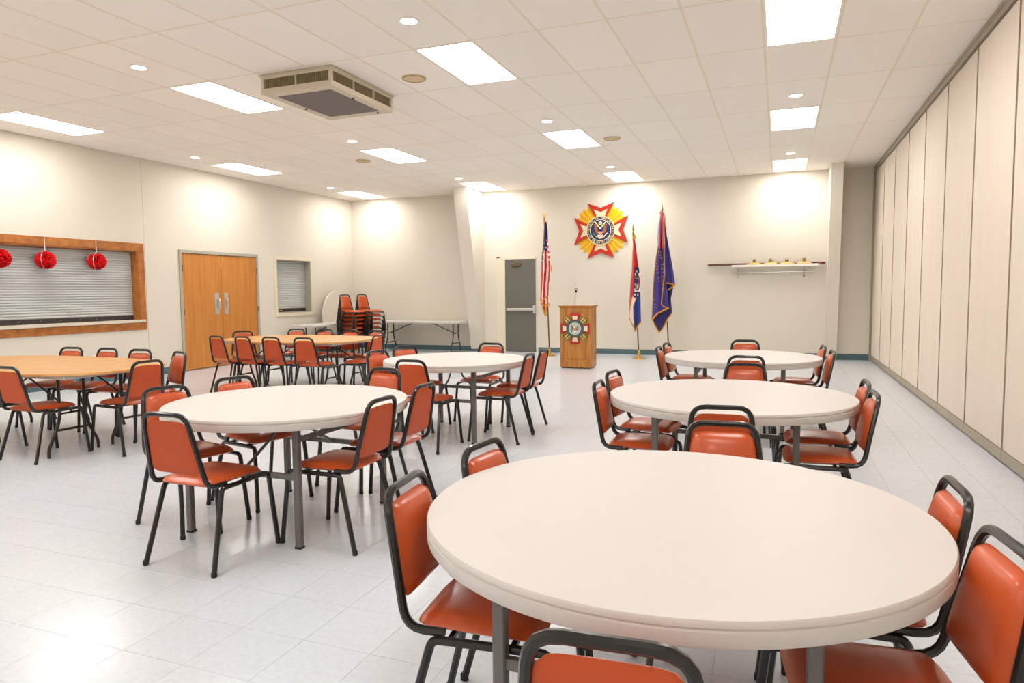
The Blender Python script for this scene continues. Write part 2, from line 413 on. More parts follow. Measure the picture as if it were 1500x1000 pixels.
sl = bpy.data.lights.new('downlight_beam', 'SPOT'); sl.energy = SPOT_W; sl.spot_size = math.radians(105); sl.spot_blend = .7; sl.color = LIGHT_COL; sl.shadow_soft_size = .06
drow = ['in the nearest row', 'in the middle row', 'in the row near the back wall']
for ci, x in enumerate(LIGHT_COLS):
    for ri, y in enumerate((5.18, 8.84, 12.5)):
        o = thing('round_downlight', 'small round downlight %s, %s' % (drow[ri], colname[ci]), 'downlight', (x, y, CZ), 0, 'round recessed downlights')
        link('trim_ring', drm, o); link('lens', lem, o)
        l = bpy.data.objects.new('downlight_beam', sl); C.objects.link(l); l.parent = o; l.location = (0, 0, -.02)
for (x, y, lb) in ((-3.62, 6.54, 'round tan ceiling speaker beside the air conditioner'), (-2.34, 10.19, 'round tan ceiling speaker above the emblem wall, right of the other two'), (-6.65, 10.18, 'round tan ceiling speaker farthest left, past the air conditioner')):
    o = thing('ceiling_speaker', lb, 'speaker', (x, y, CZ), 0, 'round ceiling speakers')
    MB().lathe([(.13, 0), (.128, -.008), (.105, -.012), (.1, -.008), (0.01, -.009)], 28).build('grille', 'speaker_tan', o, True)
    MB().tube([(.117*math.cos(a*PI/16), .117*math.sin(a*PI/16), -.011) for a in range(33)], .004, 6).build('rim', 'brass_dull', o, True)

# ---- ceiling air conditioner
ax0, ax1, ay0, ay1, az0 = -5.03, -4.165, 5.845, 7.01, 3.42
ac = thing('air_conditioner', 'boxy beige air conditioning cassette hanging under the ceiling with dark louvres', 'air conditioner', ((ax0+ax1)/2, (ay0+ay1)/2, CZ))
W_, D_, H_ = (ax1-ax0)/2, (ay1-ay0)/2, CZ-az0
MB().box(-W_+.05, W_-.05, -D_+.05, D_-.05, -H_+.03, -.012).build('core', 'ac_dark', ac)
MB().box(-W_-.012, W_+.012, -D_-.012, D_+.012, -.018, -.006).build('top_flange', 'ac_beige', ac)
hsn = MB()
for sx in (-1, 1):
    for sy_ in (-1, 1): hsn.box(*(sorted((sx*W_, sx*(W_-.035)))), *(sorted((sy_*D_, sy_*(D_-.035)))), -H_, -.018)
for z0, z1 in ((-H_, -H_+.05), (-.045, -.018)):
    hsn.box(-W_+.035, W_-.035, -D_, -D_+.02, z0, z1).box(-W_+.035, W_-.035, D_-.02, D_, z0, z1).box(-W_, -W_+.02, -D_+.035, D_-.035, z0, z1).box(W_-.02, W_, -D_+.035, D_-.035, z0, z1)
hsn.box(-W_+.02, W_-.02, -D_+.02, -D_+.13, -H_, -H_+.02).box(-W_+.02, W_-.02, D_-.13, D_-.02, -H_, -H_+.02).box(-W_+.02, -W_+.1, -D_+.13, D_-.13, -H_, -H_+.02).box(W_-.1, W_-.02, -D_+.13, D_-.13, -H_, -H_+.02)
for yy in (-D_, D_-.02): hsn.box(-.008, .008, yy, yy+.02, -H_+.05, -.045)
for xx in (-W_, W_-.02):
    for q in (-.19, .19): hsn.box(xx, xx+.02, q-.008, q+.008, -H_+.05, -.045)
hsn.build('housing', 'ac_beige', ac)
MB().box(-W_+.1, W_-.1, -D_+.13, D_-.13, -H_-.004, -H_+.018, b=.003).build('intake_grille', 'ac_grey', ac)
for sgn in (-1, 1):
    for (a, b) in ((-W_+.045, -.012), (.012, W_-.045)):
        f_ = MB(); n = 17
        for i in range(n):
            x = a+(b-a)*(i+.5)/n; f_.box(x-.004, x+.004, *sorted((sgn*(D_-.008), sgn*(D_-.04))), -H_+.05, -.045)
        f_.build('louvre', 'ac_fin', ac)
    for (a, b) in ((-D_+.045, -.202), (-.178, .178), (.202, D_-.045)):
        f_ = MB(); n = 13
        for i in range(n):
            y = a+(b-a)*(i+.5)/n; f_.box(*sorted((sgn*(W_-.008), sgn*(W_-.04))), y-.004, y+.004, -H_+.05, -.045)
        f_.build('louvre', 'ac_fin', ac)
for p in ((W_-.07, -.1), (-W_+.07, .05), (W_-.15, D_-.08)): MB().lathe([(.012, -.012), (.012, 0)], 8, (p[0], p[1], -H_)).build('catch', 'ac_dark', ac)

# ================================================================ ROLLER SHUTTERS
def shutter(o, n, label, depth):
    y0, y1, z0, z1 = o
    y0 += .021; y1 -= .021; z1 -= .021
    s = thing('roller_shutter', label, 'shutter', (XL-depth, (y0+y1)/2, z0), 0)
    L = y1-y0-.004; h = (z1-z0-.07)/n
    prof = [(-.01, 0), (.003, 0), (.010, h*.2), (.013, h*.5), (.010, h*.8), (.003, h*.97), (-.01, h*.97)]
    me = MB()
    vs = [(p[0], yy, p[1]) for yy in (-L/2, L/2) for p in prof]; q = len(prof)
    me.add(vs, [tuple(range(q)), tuple(reversed(range(q, 2*q)))]+[(i, (i+1) % q, q+(i+1) % q, q+i) for i in range(q)])
    me = me.mesh('slat', 'shutter_grey')
    for i in range(n): link('slat', me, s, (0, 0, .07+i*h))
    b = MB().box(-.012, .018, -L/2, L/2, .002, .068, b=.003).build('bottom_bar', 'shutter_dark', s, label='dark bottom bar')
    MB().box(-.05, -.02, -L/2, L/2, 0, z1-z0).build('backing', 'shutter_dark', s)
    return s, b, L
s, b, L = shutter((SH1[0], SH1[1], SH1[2]+.027, SH1[3]), 27, 'wide grey roller shutter closing the oak-framed serving hatch', .13)
MB().box(.018, .022, -.66, -.50, .022, .05).build('lock_plate', 'brass', b)
for y in (-.74, -.45, -.2, .12, .42, .72, 1.0, 1.28): MB().lathe([(.007, 0), (.004, .004)], 8, (0, 0, 0)).build('rivet', 'silver', b, loc=(.018, y, .036), rot=(0, PI/2, 0))
s, b, L = shutter((SH2[0], SH2[1], SH2[2]+.02, SH2[3]), 26, 'small grey roller shutter right of the double doors', .16)
MB().box(.018, .022, -.38, -.24, .022, .05).build('lock_plate', 'brass', b)

# ================================================================ CHAIRS
def pad(u_n, v_n, hw_fn, v0, v1, puff, back, frame_fn, curve=0):
    """closed cushion; hw_fn(v) half width, frame_fn(x, v, h) -> xyz"""
    mb = MB(); vs = []; fs = []; n = u_n+1
    def ed(t): return max(0.0, 1-abs(t)**7)**.5
    for side in (0, 1):
        for j in range(v_n+1):
            b = j/v_n*2-1; bb_ = math.sin(b*PI/2)*.35+b*.65; v = v0+(v1-v0)*(bb_+1)/2
            for i in range(n):
                a = i/u_n*2-1; aa = math.sin(a*PI/2)*.35+a*.65
                cr_ = .012*(abs(aa)**6)*(abs(bb_)**6)
                e = ed(aa)*ed(bb_)
                h = (puff*e*(1+curve*(1-aa*aa)*(1-bb_*bb_))) if side == 0 else -back*min(1, e*1.5)
                x = aa*(hw_fn((bb_+1)/2)-cr_*1.2); vs.append(frame_fn(x, v-math.copysign(cr_*1.2, bb_), h))
    o = n*(v_n+1)
    for j in range(v_n):
        for i in range(u_n):
            a = j*n+i; fs.append(((a, a+1, a+n+1, a+n), 0)); fs.append(((o+a, o+a+n, o+a+n+1, o+a+1), 1))
    rim = [i for i in range(n)]+[j*n+u_n for j in range(1, v_n+1)]+[v_n*n+i for i in range(u_n-1, -1, -1)]+[j*n for j in range(v_n-1, 0, -1)]
    for k in range(len(rim)):
        a, b = rim[k], rim[(k+1) % len(rim)]; fs.append(((a, o+a, o+b, b), 0))
    mb.v = vs; mb.f = [f[0] for f in fs]; mb.mi = [f[1] for f in fs]; return mb
TR = .013
def make_chair():
    t = thing('banquet_chair', 'x', 'chair')
    seat = pad(12, 12, lambda v: .163+.022*v, -.20, .175, .026, .014, lambda x, v, h: (x, v, .428+h), .35)
    for i in range(len(seat.v)):                        # waterfall front edge
        x, y, z = seat.v[i]
        if y > .11: z -= ((y-.11)/.065)**2*.008
        seat.v[i] = (x, y, z)
    seat.build('seat', 'vinyl_front', t, True)
    z0, z1 = .425, .79
    def up(z):
        k = (z-z0)/(z1-z0); return -.215-.075*k
    back = pad(10, 12, lambda v: (.178-.043*(.17+.74*v))-TR+.003, .487, .757, .026, .006, lambda x, v, h: (x, up(v)+h*.98+.0, v+h*.2), .35)
    back.build('backrest', ['vinyl_front', 'vinyl_back'], t, True)
    MB().tube([(-.178, -.10, z0-.003), (-.178, -.215, z0-.003), (-.135, -.29, z1), (.135, -.29, z1), (.178, -.215, z0-.003), (.178, -.10, z0-.003)], TR, 8, fil=.062).build('back_frame', 'black_enamel', t, True)
    sf = MB()
    for sx in (-1, 1): sf.tube([(sx*.186, -.085, .402), (sx*.184, .145, .402)], TR, 8)
    sf.box(-.18, .18, -.09, -.075, .398, .412).box(-.18, .18, .09, .105, .398, .412)
    sf.build('seat_frame', 'black_enamel', t, True)
    for sx in (-1, 1):
        l = MB().tube([(sx*.186, -.084, .402), (sx*.187, -.135, .402), (sx*.222, -.24, .012)], TR, 8, fil=.04).build('leg', 'black_enamel', t, True)
        MB().lathe([(.012, 0), (.0145, .003), (.0145, .02), (.011, .026)], 10, (sx*.2225, -.2415, 0)).build('foot_glide', 'rubber', l, True)
        MB().lathe([(.006, 0), (.006, .016)], 8).build('stacking_bumper', 'rubber', l, loc=(sx*.2035, -.185, .2), rot=(PI/2, 0, 0))
        l = MB().tube([(sx*.184, .145, .402), (sx*.185, .198, .402), (sx*.205, .237, .012)], TR, 8, fil=.045).build('leg', 'black_enamel', t, True)
        MB().lathe([(.012, 0), (.0145, .003), (.0145, .02), (.011, .026)], 10, (sx*.2055, .2375, 0)).build('foot_glide', 'rubber', l, True)
    return t
chair0 = make_chair(); index_kids(); used = [False]
def place_chair(mx, my, yaw, label, group, z=0, origin=False):
    """mx,my: top bar middle of the backrest"""
    a = math.radians(yaw)
    if origin: x, y = mx, my
    else: x, y = mx-.29*math.sin(a), my+.29*math.cos(a)
    if not used[0]:
        chair0.location = (x, y, z); chair0.rotation_euler = (0, 0, a); chair0['label'] = label; chair0['group'] = group; used[0] = True; return chair0
    return dup(chair0, (x, y, z), a, label, group)
G = 'orange vinyl chairs around the %s'
def round_chairs(tname, lst):
    for (x, y, yaw, lb) in lst: place_chair(x, y, yaw, 'orange vinyl chair '+lb, G % tname)
round_chairs('nearest round table', [
 (-1.055, 1.80, -84, 'at left rim of the nearest white table, nearer the camera'),
 (-1.03, 2.33, -97, 'at left rim of the nearest white table, farther one'),
 (-.25, 1.06, 4, 'at bottom edge of the picture in front of nearest table'),
 (.49, 2.27, 92, 'at right rim of the nearest white table, farther one'),
 (.495, 1.80, 98, 'cut by the right picture edge beside nearest table'),
 (-.215, 3.03, 186, 'facing the camera behind the nearest white table')])
round_chairs('middle round table of right row', [
 (-1.05, 4.18, -88, 'at left rim of second white table, nearer one'),
 (-1.09, 4.76, -96, 'at left rim of second white table, farther one'),
 (-.25, 3.45, 6, 'seen from behind at second white table, back to camera'),
 (.51, 4.66, 92, 'at right rim of second white table, farther one'),
 (.50, 4.17, 92, 'at right rim of second white table, nearer one'),
 (-.23, 5.50, 184, 'facing the camera behind the second white table')])
round_chairs('farthest round table of right row', [
 (-1.12, 6.93, -90, 'at left rim of third white table, nearer one'),
 (-1.12, 7.47, -96, 'at left rim of third white table, farther one'),
 (-.25, 6.16, 6, 'back to camera at the third white table'),
 (.43, 7.50, 95, 'at right rim of third white table, farther one'),
 (.475, 6.92, 93, 'at right rim of third white table, nearer one'),
 (-.34, 8.06, 184, 'facing the camera behind third table, below the wall shelf')])
round_chairs('near left round table', [
 (-2.74, 2.43, 0, 'standing free in left foreground, back to camera'),
 (-1.985, 3.17, 90, 'at right rim of left white table, nearer one'),
 (-2.03, 3.73, 92, 'at right rim of left white table, farther one'),
 (-3.53, 3.15, -105, 'at left rim of left white table, just behind foreground chair'),
 (-3.47, 3.66, -104, 'at far left rim of left white table, before empty floor'),
 (-2.75, 4.44, 172, 'facing camera behind the left white table')])
round_chairs('centre round table', [
 (-2.88, 5.04, -2, 'seen from behind at the centre white table, full orange back'),
 (-2.10, 5.85, 92, 'at right rim of centre white table, nearer one'),
 (-2.14, 6.38, 92, 'at right rim of centre white table, nearest the lectern'),
 (-2.96, 6.98, 180, 'facing camera behind centre table, below grey door'),
 (-3.70, 6.36, -118, 'at far left rim of centre white table'),
 (-3.66, 5.76, -103, 'at left rim of centre white table, nearer one')])
round_chairs('left wood-topped table', [
 (-6.60, 3.63, -3, 'mostly outside the left picture edge at wood-topped table'),
 (-5.80, 3.65, 0, 'back to camera, leftmost beside the left wood-topped table'),
 (-5.07, 4.36, 84, 'at right end of left wood-topped table, back to camera'),
 (-7.24, 5.26, 188, 'behind left wood-topped table, leftmost of three, below hatch'),
 (-6.70, 5.27, 180, 'behind left wood-topped table, middle of three'),
 (-6.20, 5.25, 183, 'behind left wood-topped table, rightmost of three'),
 (-5.53, 5.13, 160, 'at far right corner of left wood-topped table, before double doors')])
round_chairs('far wood-topped table', [
 (-7.13, 7.22, -10, 'back to camera at far wood-topped table, first from left'),
 (-6.67, 7.21, -8, 'back to camera at far wood-topped table, second from left'),
 (-6.20, 7.21, -3, 'back to camera at far wood-topped table, third from left'),
 (-5.66, 7.19, 4, 'back to camera at far wood-topped table, fourth from left'),
 (-5.02, 7.95, 93, 'at right end of far wood-topped table, below chair stacks'),
 (-5.66, 8.92, 172, 'facing camera at far right corner of far wood-topped table'),
 (-7.22, 9.02, 188, 'facing camera behind far wood-topped table, under small shutter'),
 (-6.66, 9.0, 184, 'facing camera behind far wood-topped table, middle'),
 (-6.16, 8.98, 182, 'facing camera behind far wood-topped table, before left chair stack'),
 (-7.66, 8.30, -125, 'at left end of far wood-topped table, before oak doors')])
ordn = ['bottom', 'second', 'third', 'fourth', 'fifth', 'sixth', 'topmost']
for sx, sy_, lab, yaw in ((-8.82, 12.64, 'left', -102), (-8.70, 13.12, 'right', -102)):
    a = math.radians(yaw)
    for k in range(7):
        q = k*.02; place_chair(sx-math.sin(a)*(q-.12), sy_+math.cos(a)*(q-.12), yaw, 'orange vinyl chair, %s from floor of the %s stack' % (ordn[k], lab) if k < 6 else 'orange vinyl chair, topmost of the %s stack by back wall' % lab, 'chairs stacked by the back wall', z=k*.0885)

# ================================================================ TABLES
def table_legs(t, dx, dy, top, m_='leg_grey', w=.036):
    for sx in (-1, 1):
        for s_ in (-1, 1):
            l = MB().box(sx*dx-w/2, sx*dx+w/2, s_*dy-w/2, s_*dy+w/2, .008, top, b=.004).build('leg', m_, t)
            MB().box(sx*dx-w/2-.001, sx*dx+w/2+.001, s_*dy-w/2-.001, s_*dy+w/2+.001, 0, .012).build('foot_cap', 'rubber', l)
    for s_ in (-1, 1): MB().box(-dx+w/2, dx-w/2, s_*dy-.011, s_*dy+.011, .37, .40).build('crossbar', m_, t)
    for sx in (-1, 1): MB().box(sx*dx-.011, sx*dx+.011, -dy+w/2, dy-w/2, .575, .60).build('side_rail', m_, t)
    for s_ in (-1, 1):
        MB().tube([(0, s_*(dy-.011), .385), (0, s_*.16, .53), (0, s_*.06, top+.004)], .009, 6).build('brace', m_, t, True)
def round_table(x, y, r, label, top=.72, rot=0):
    t = thing('round_table', label, 'table', (x, y, 0), rot, 'round white folding tables')
    MB().lathe([(r-.03, top-.058), (r-.004, top-.058), (r, top-.052), (r, top-.024), (r-.004, top-.021), (r-.004, top-.018), (r, top-.015), (r, top-.005), (r-.004, top)], 96).build('tabletop', 'table_white', t, True)
    MB().box(-.42, .42, -.47, -.37, top-.07, top-.058).box(-.42, .42, .37, .47, top-.07, top-.058).build('mounting_rail', 'leg_grey', t)
    table_legs(t, .38, .42, top-.069)
    return t
round_table(-.29, 2.04, .723, 'large round white table nearest the camera, lower right')
round_table(-.277, 4.39, .723, 'round white table second from camera in the right row')
round_table(-.329, 6.97, .722, 'round white table farthest in the right row, by the partition')
round_table(-2.75, 3.35, .705, 'round white table in the left foreground with wide clear floor before it')
round_table(-2.905, 5.96, .69, 'round white table in the centre before the grey exit door')
def superellipse(a, b, n, k=72):
    out = []
    for i in range(k):
        t = 2*PI*i/k; c, s_ = math.cos(t), math.sin(t)
        out.append((a*math.copysign(abs(c)**(2/n), c), b*math.copysign(abs(s_)**(2/n), s_)))
    return out
def wishbone(mb, x, w, top, m_=0):
    for s_ in (-1, 1):
        mb.tube([(x, s_*w*.35, top), (x, s_*w*.35, .26), (x, s_*w*.62, .05), (x, s_*w*.62, .0)], .013, 8, fil=.1)
    mb.tube([(x, -w*.40, .2), (x, w*.40, .2)], .011, 8)
def wood_table(x, y, a, b, rz, label):
    t = thing('wood_topped_table', label, 'table', (x, y, 0), rz, 'wood-topped oblong tables')
    MB().prism(superellipse(a, b, 2.8), .702, .72).build('tabletop', 'oak_light', t)
    MB().box(-a*.83, a*.83, -b*.70, b*.70, .665, .7015, b=.006).build('under_slab', 'table_white', t, label='white slab under the wood top')
    for sx in (-1, 1):
        for s_ in (-1, 1):
            m_ = MB(); yy = s_*b*.42
            for q in (-1, 1): 
                l = MB().tube([(sx*a*.68, yy+q*.11, .672), (sx*a*.68, yy+q*.11, .30), (sx*a*.68, yy+q*.22, .07), (sx*a*.68, yy+q*.22, .0)], .0135, 8, fil=.09).build('leg', 'leg_dark', t, True)
            MB().tube([(sx*a*.68, yy-.15, .22), (sx*a*.68, yy+.15, .22)], .011, 8).build('crossbar', 'leg_dark', t, True)
            MB().tube([(sx*a*.68, yy, .36), (sx*a*.22, yy, .668)], .009, 6).tube([(sx*a*.68, yy-.11, .36), (sx*a*.68, yy+.11, .36)], .009, 6).build('brace', 'leg_dark', t, True)
    return t
wood_table(-6.6, 4.42, 1.36, .69, -.03, 'oblong wood-topped table by the serving hatch, cut by left edge')
wood_table(-6.38, 8.06, 1.10, .74, .01, 'oblong wood-topped table before the oak double doors')
def folding_table(x, y, L, W, rz, label, top=.7):
    t = thing('folding_table', label, 'table', (x, y, 0), rz, 'white rectangular folding tables')
    MB().box(-L/2, L/2, -W/2, W/2, top-.045, top, b=.008).build('tabletop', 'table_white', t)
    for sx in (-1, 1):
        X = sx*(L/2-.24)
        for q in (-1, 1): MB().tube([(X, q*W*.2, top-.045), (X, q*W*.2, .30), (X, q*W*.38, .1), (X, q*W*.38, 0)], .0135, 8, fil=.1).build('leg', 'leg_dark', t, True)
        MB().tube([(X, -W*.3, .2), (X, W*.3, .2)], .011, 8).build('crossbar', 'leg_dark', t, True)
        MB().tube([(X, -W*.2, .42), (X, W*.2, .42)], .009, 6).tube([(X, 0, .42), (sx*(L/2-.85), 0, top-.047)], .011, 6).build('brace', 'leg_dark', t, True)
    return t
folding_table(-7.72, 14.12, 2.19, .66, 0, 'long white folding table against the back wall')
folding_table(-9.25, 12.80, 2.06, .6, PI/2, 'white folding table along left wall under the small shutter')
t = thing('round_tabletop', 'round white tabletop stood on edge against the left wall corner', 'tabletop', (-9.66, 13.72, .0))
b = MB().lathe([(.69, -.02), (.71, -.025), (.72, -.02), (.72, .02), (.71, .025), (.69, .02), (.02, .02)], 72).build('panel', 'wall_paint', t, True)
b.location = (0, 0, .722); b.rotation_euler = (0, PI/2-.13, 0)

# ================================================================ HANGING PAPER BALLS
def pompom(y, z, r, label):
    x = XL+.024
    t = thing('paper_ball', label, 'decoration', (x, y, z), 0, 'red tissue balls hanging in the serving hatch')
    mb = MB(); N_ = 26
    ax = Vector((.55, -.84, 0)).normalized()
    for i in range(N_):                                 # honeycomb fans: scalloped leaves around the vertical axis
        a = 2*PI*i/N_; pts = []; K = 22
        for k in range(K+1):
            b_ = -PI/2+PI*k/K; rr = r*(1+(.07 if k % 2 else -.04)+random.uniform(-.03, .03)); pts.append((rr*math.cos(b_), rr*math.sin(b_)*.93))
        for side in (-1, 1):
            da = .05*side; n0 = len(mb.v); vs = [(.0, 0, -r*.8), (0, 0, r*.8)]
            for k, p in enumerate(pts):
                aa = a+da*(1 if k % 2 else 1.6); vs.append((p[0]*math.cos(aa), p[0]*math.sin(aa), p[1]))
            fs = [(0, 2+k, 3+k) if k < K/2 else (1, 2+k, 3+k) for k in range(K)]+[(0, 2+K//2, 1)]
            mb.add(vs, fs)
    for i in range(330):                                # frilled tissue tufts
        zz = random.uniform(-1, 1); a = random.uniform(0, 2*PI); s_ = math.sqrt(1-zz*zz); d = Vector((s_*math.cos(a), s_*math.sin(a), zz*.93))
        t1 = d.orthogonal().normalized(); t1.rotate(Matrix.Rotation(random.uniform(0, 6), 3, d)); t2 = d.cross(t1)
        c = d*r*.9; e = r*.16
        mb.add([c+t1*e, c-t1*e*.5+t2*e, c-t1*e*.5-t2*e, d*r*random.uniform(1.02, 1.1)], [(0, 1, 3), (1, 2, 3), (2, 0, 3)])
    me = mb.mesh('tissue_ball', 'pom_red'); link('tissue_ball', me, t)
    g_ = MB()
    for i in range(15):
        b_ = -PI/2+PI*i/14; p = Vector((ax.x*math.cos(b_), ax.y*math.cos(b_), math.sin(b_)*.93))*r*1.09
        q = r*.035; g_.add([p+Vector((q, 0, 0)), p-Vector((q, 0, 0)), p+Vector((0, q, 0)), p-Vector((0, q, 0)), p+Vector((0, 0, q*1.5)), p-Vector((0, 0, q*1.5))], [(0, 2, 4), (2, 1, 4), (1, 3, 4), (3, 0, 4), (2, 0, 5), (1, 2, 5), (3, 1, 5), (0, 3, 5)])
    g_.tube([tuple(Vector((ax.x*math.cos(-PI/2+PI*i/14), ax.y*math.cos(-PI/2+PI*i/14), math.sin(-PI/2+PI*i/14)*.93))*r*1.09) for i in range(15)], .0025, 5)
    g_.build('tinsel_strand', 'tinsel', t)
    MB().tube([(0, 0, r*.9), (0, 0, SH1[3]+.115-z)], .004, 5).build('hanging_string', 'white', t)
pompom(6.21, 1.875, .13, 'red tissue ball cut by the left picture edge')
pompom(6.83, 1.875, .13, 'red tissue ball with tinsel, middle of the three')
pompom(7.63, 1.885, .13, 'red tissue ball with tinsel nearest the hatch right jamb')

# ================================================================ LETTERING HELPER
def text_mesh(s_, size, depth=.002):
    cu = bpy.data.curves.new('t', 'FONT'); cu.body = s_; cu.size = size; cu.extrude = depth; cu.align_x = 'CENTER'; cu.align_y = 'CENTER'; cu.resolution_u = 2
    o = bpy.data.objects.new('t', cu); C.objects.link(o); me = bpy.data.meshes.new_from_object(o); bpy.data.objects.remove(o); bpy.data.curves.remove(cu)
    v = [tuple(p.co) for p in me.vertices]; f = [tuple(p.vertices) for p in me.polygons]; bpy.data.meshes.remove(me)
    return v, f
def stamp(mb, s_, size, cx, cz, ang, y, depth=.002, sxx=1):
    """letters facing -Y at (cx, y, cz), turned by ang in the wall plane"""
    v, f = text_mesh(s_, size, depth); c, s2 = math.cos(ang), math.sin(ang)
    mb.add([(cx+(p[0]*sxx*c-p[1]*s2), y-p[2], cz+(p[0]*sxx*s2+p[1]*c)) for p in v], f)

# ================================================================ WALL EMBLEM
def pol(r, a): return (r*math.cos(math.radians(a)), r*math.sin(math.radians(a)))
def ring(mb, r0, r1, y0, y1, n=64):
    vs = []; fs = []
    for (r, y) in ((r0, y0), (r1, y0), (r1, y1), (r0, y1)):
        for i in range(n): vs.append((r*math.cos(2*PI*i/n), y, r*math.sin(2*PI*i/n)))
    for k in range(4):
        for i in range(n): fs.append((k*n+i, k*n+(i+1) % n, ((k+1) % 4)*n+(i+1) % n, ((k+1) % 4)*n+i))
    return mb.add(vs, fs)
def disc(mb, r, y0, y1, n=48, cx=0, cz=0): return mb.prism([(cx+r*math.cos(2*PI*i/n), cz+r*math.sin(2*PI*i/n)) for i in range(n)], y0, y1, 'y')
def eagle(t, s_, y, cols):
    """s_: radius of the inner disc"""
    def P(name, m_, pts, d0=0, d1=.008): return MB().prism([(p[0]*s_, p[1]*s_) for p in pts], y-d0-d1, y-d0, 'y').build(name, m_, t)
    wing = [(.26, .0), (.34, .22), (.38, .44), (.5, .56), (.72, .66), (.63, .4), (.64, .1), (.56, -.15), (.4, -.33), (.22, -.3), (.2, -.1)]
    P('wing', cols[0], wing); P('wing', cols[0], [(-a, b) for a, b in wing])
    rb = [(.1, .3), (.16, .46), (.5, .88), (.6, .82), (.44, .6), (.26, .3)]
    P('ribbon', cols[1], rb, .008); P('ribbon', cols[1], [(-a, b) for a, b in rb], .008)
    P('head', 'white', [(-.11, .1), (.11, .1), (.13, .22), (.06, .34), (-.07, .34), (-.16, .26), (-.13, .18)], .008)
    sh = P('shield', cols[2], [(-.24, .02), (.24, .02), (.24, -.25), (.12, -.42), (0, -.48), (-.12, -.42), (-.24, -.25)], .008)
    MB().prism([(p[0]*s_, p[1]*s_) for p in [(-.24, .02), (.24, .02), (.24, -.12), (-.24, -.12)]], y-.020, y-.016, 'y').build('shield_chief', cols[3], sh)
    P('tail', 'cream', [(-.16, -.48), (.16, -.48), (.3, -.68), (.2, -.84), (0, -.88), (-.2, -.84), (-.3, -.68)], .004)
    br = P('olive_branch', 'green', [(-.82, -.2), (-.7, -.22), (-.54, -.42), (-.5, -.62), (-.62, -.6), (-.76, -.42)])
    P('arrows', 'pale_gold', [(.36, -.62), (.44, -.68), (.66, -.42), (.78, -.34), (.7, -.26), (.56, -.38)])
    P('talon', 'cream', [(-.5, -.66), (-.2, -.4), (-.14, -.46), (-.44, -.74)]); P('talon', 'cream', [(.44, -.72), (.2, -.4), (.14, -.46), (.36, -.74)])
    c = MB(); disc(c, .2*s_, y-.008, y, 20, 0, .72*s_); c.build('star_cluster', cols[4], t)
    c = MB(); disc(c, .11*s_, y-.012, y-.008, 16, 0, .72*s_); c.build('star_cluster_centre', cols[5], t)
EX, EZ, R_ = -3.572, 2.648, .655
t = thing('wall_emblem', 'large round military emblem with red cross, yellow rays and eagle on back wall', 'emblem', (EX, YB, EZ))
for q in range(4):
    base = 45+90*q
    for off, rr in ((-16.5, .575), (-5.5, .60), (5.5, .60), (16.5, .575)):
        a = base+off; l, rgt_, tip = pol(rr*.9, a-5.6), pol(rr*.9, a+5.6), pol(rr*1.02, a); i0_, i1_ = pol(.2, a-5.6), pol(.2, a+5.6); mid = pol(.2, a)
        mb = MB()   # folded ray with a raised ridge
        mb.add([(i0_[0], -.012, i0_[1]), (mid[0], -.02, mid[1]), (i1_[0], -.012, i1_[1]), (rgt_[0], -.006, rgt_[1]), (tip[0], -.018, tip[1]), (l[0], -.006, l[1]),
                (i0_[0], -.0, i0_[1]), (i1_[0], 0, i1_[1]), (rgt_[0], 0, rgt_[1]), (tip[0], 0, tip[1]), (l[0], 0, l[1])],
               [(0, 1, 4, 5), (1, 2, 3, 4), (6, 7, 8, 9, 10), (0, 5, 10, 6), (5, 4, 9, 10), (4, 3, 8, 9), (3, 2, 7, 8), (0, 6, 7, 2, 1)])
        mb.build('ray', 'yellow', t)
for q in range(4):
    A = 90*q
    out = [pol(.255, A-24), pol(R_, A-26.5), pol(R_*.725, A), pol(R_, A+26.5), pol(.255, A+24)]
    arm = MB().prism(out, -.034, -.0, 'y').build('cross_arm', 'red', t)
    MB().prism([pol(.255, A-15.5), pol(R_*.72, A-18), pol(R_*.585, A), pol(R_*.72, A+18), pol(.255, A+15.5)], -.038, -.034, 'y').build('cream_inlay', 'cream', arm)
mb = MB(); ring(mb, .295, .312, -.056, -.0); ring(mb, .218, .231, -.056, -.03); mb.build('rim', 'pale_gold', t)
mb = MB(); ring(mb, .231, .295, -.05, -.0); mb.build('lettering_band', 'navy', t)
mb = MB(); disc(mb, .218, -.05, -.0); mb.build('blue_disc', 'navy', t)
def arc_text(mb, s_, r, a0, a1, size, y, flip):
    n = len(s_)
    for i, ch in enumerate(s_):
        if ch == ' ': continue
        a = a0+(a1-a0)*i/(n-1); p = pol(r, a)
        stamp(mb, ch, size, p[0], p[1], math.radians(a+90 if flip else a-90), y)
mb = MB(); arc_text(mb, 'VETERANS OF FOREIGN WARS', .263, 185, -5, .062, -.053, False)
arc_text(mb, 'OF THE UNITED STATES', .263, 208, 332, .062, -.053, True)
for a in (196, 344): 
    p = pol(.263, a); st_ = [(p[0]+(.018 if k % 2 == 0 else .008)*math.cos(PI/2+k*PI/5), p[1]+(.018 if k % 2 == 0 else .008)*math.sin(PI/2+k*PI/5)) for k in range(10)]
    mb.prism(st_, -.055, -.05, 'y')
mb.build('lettering', 'pale_gold', t)
eagle(t, .205, -.05, ('brown', 'bronze_lit', 'pink', 'navy', 'pale_gold', 'sky_blue'))

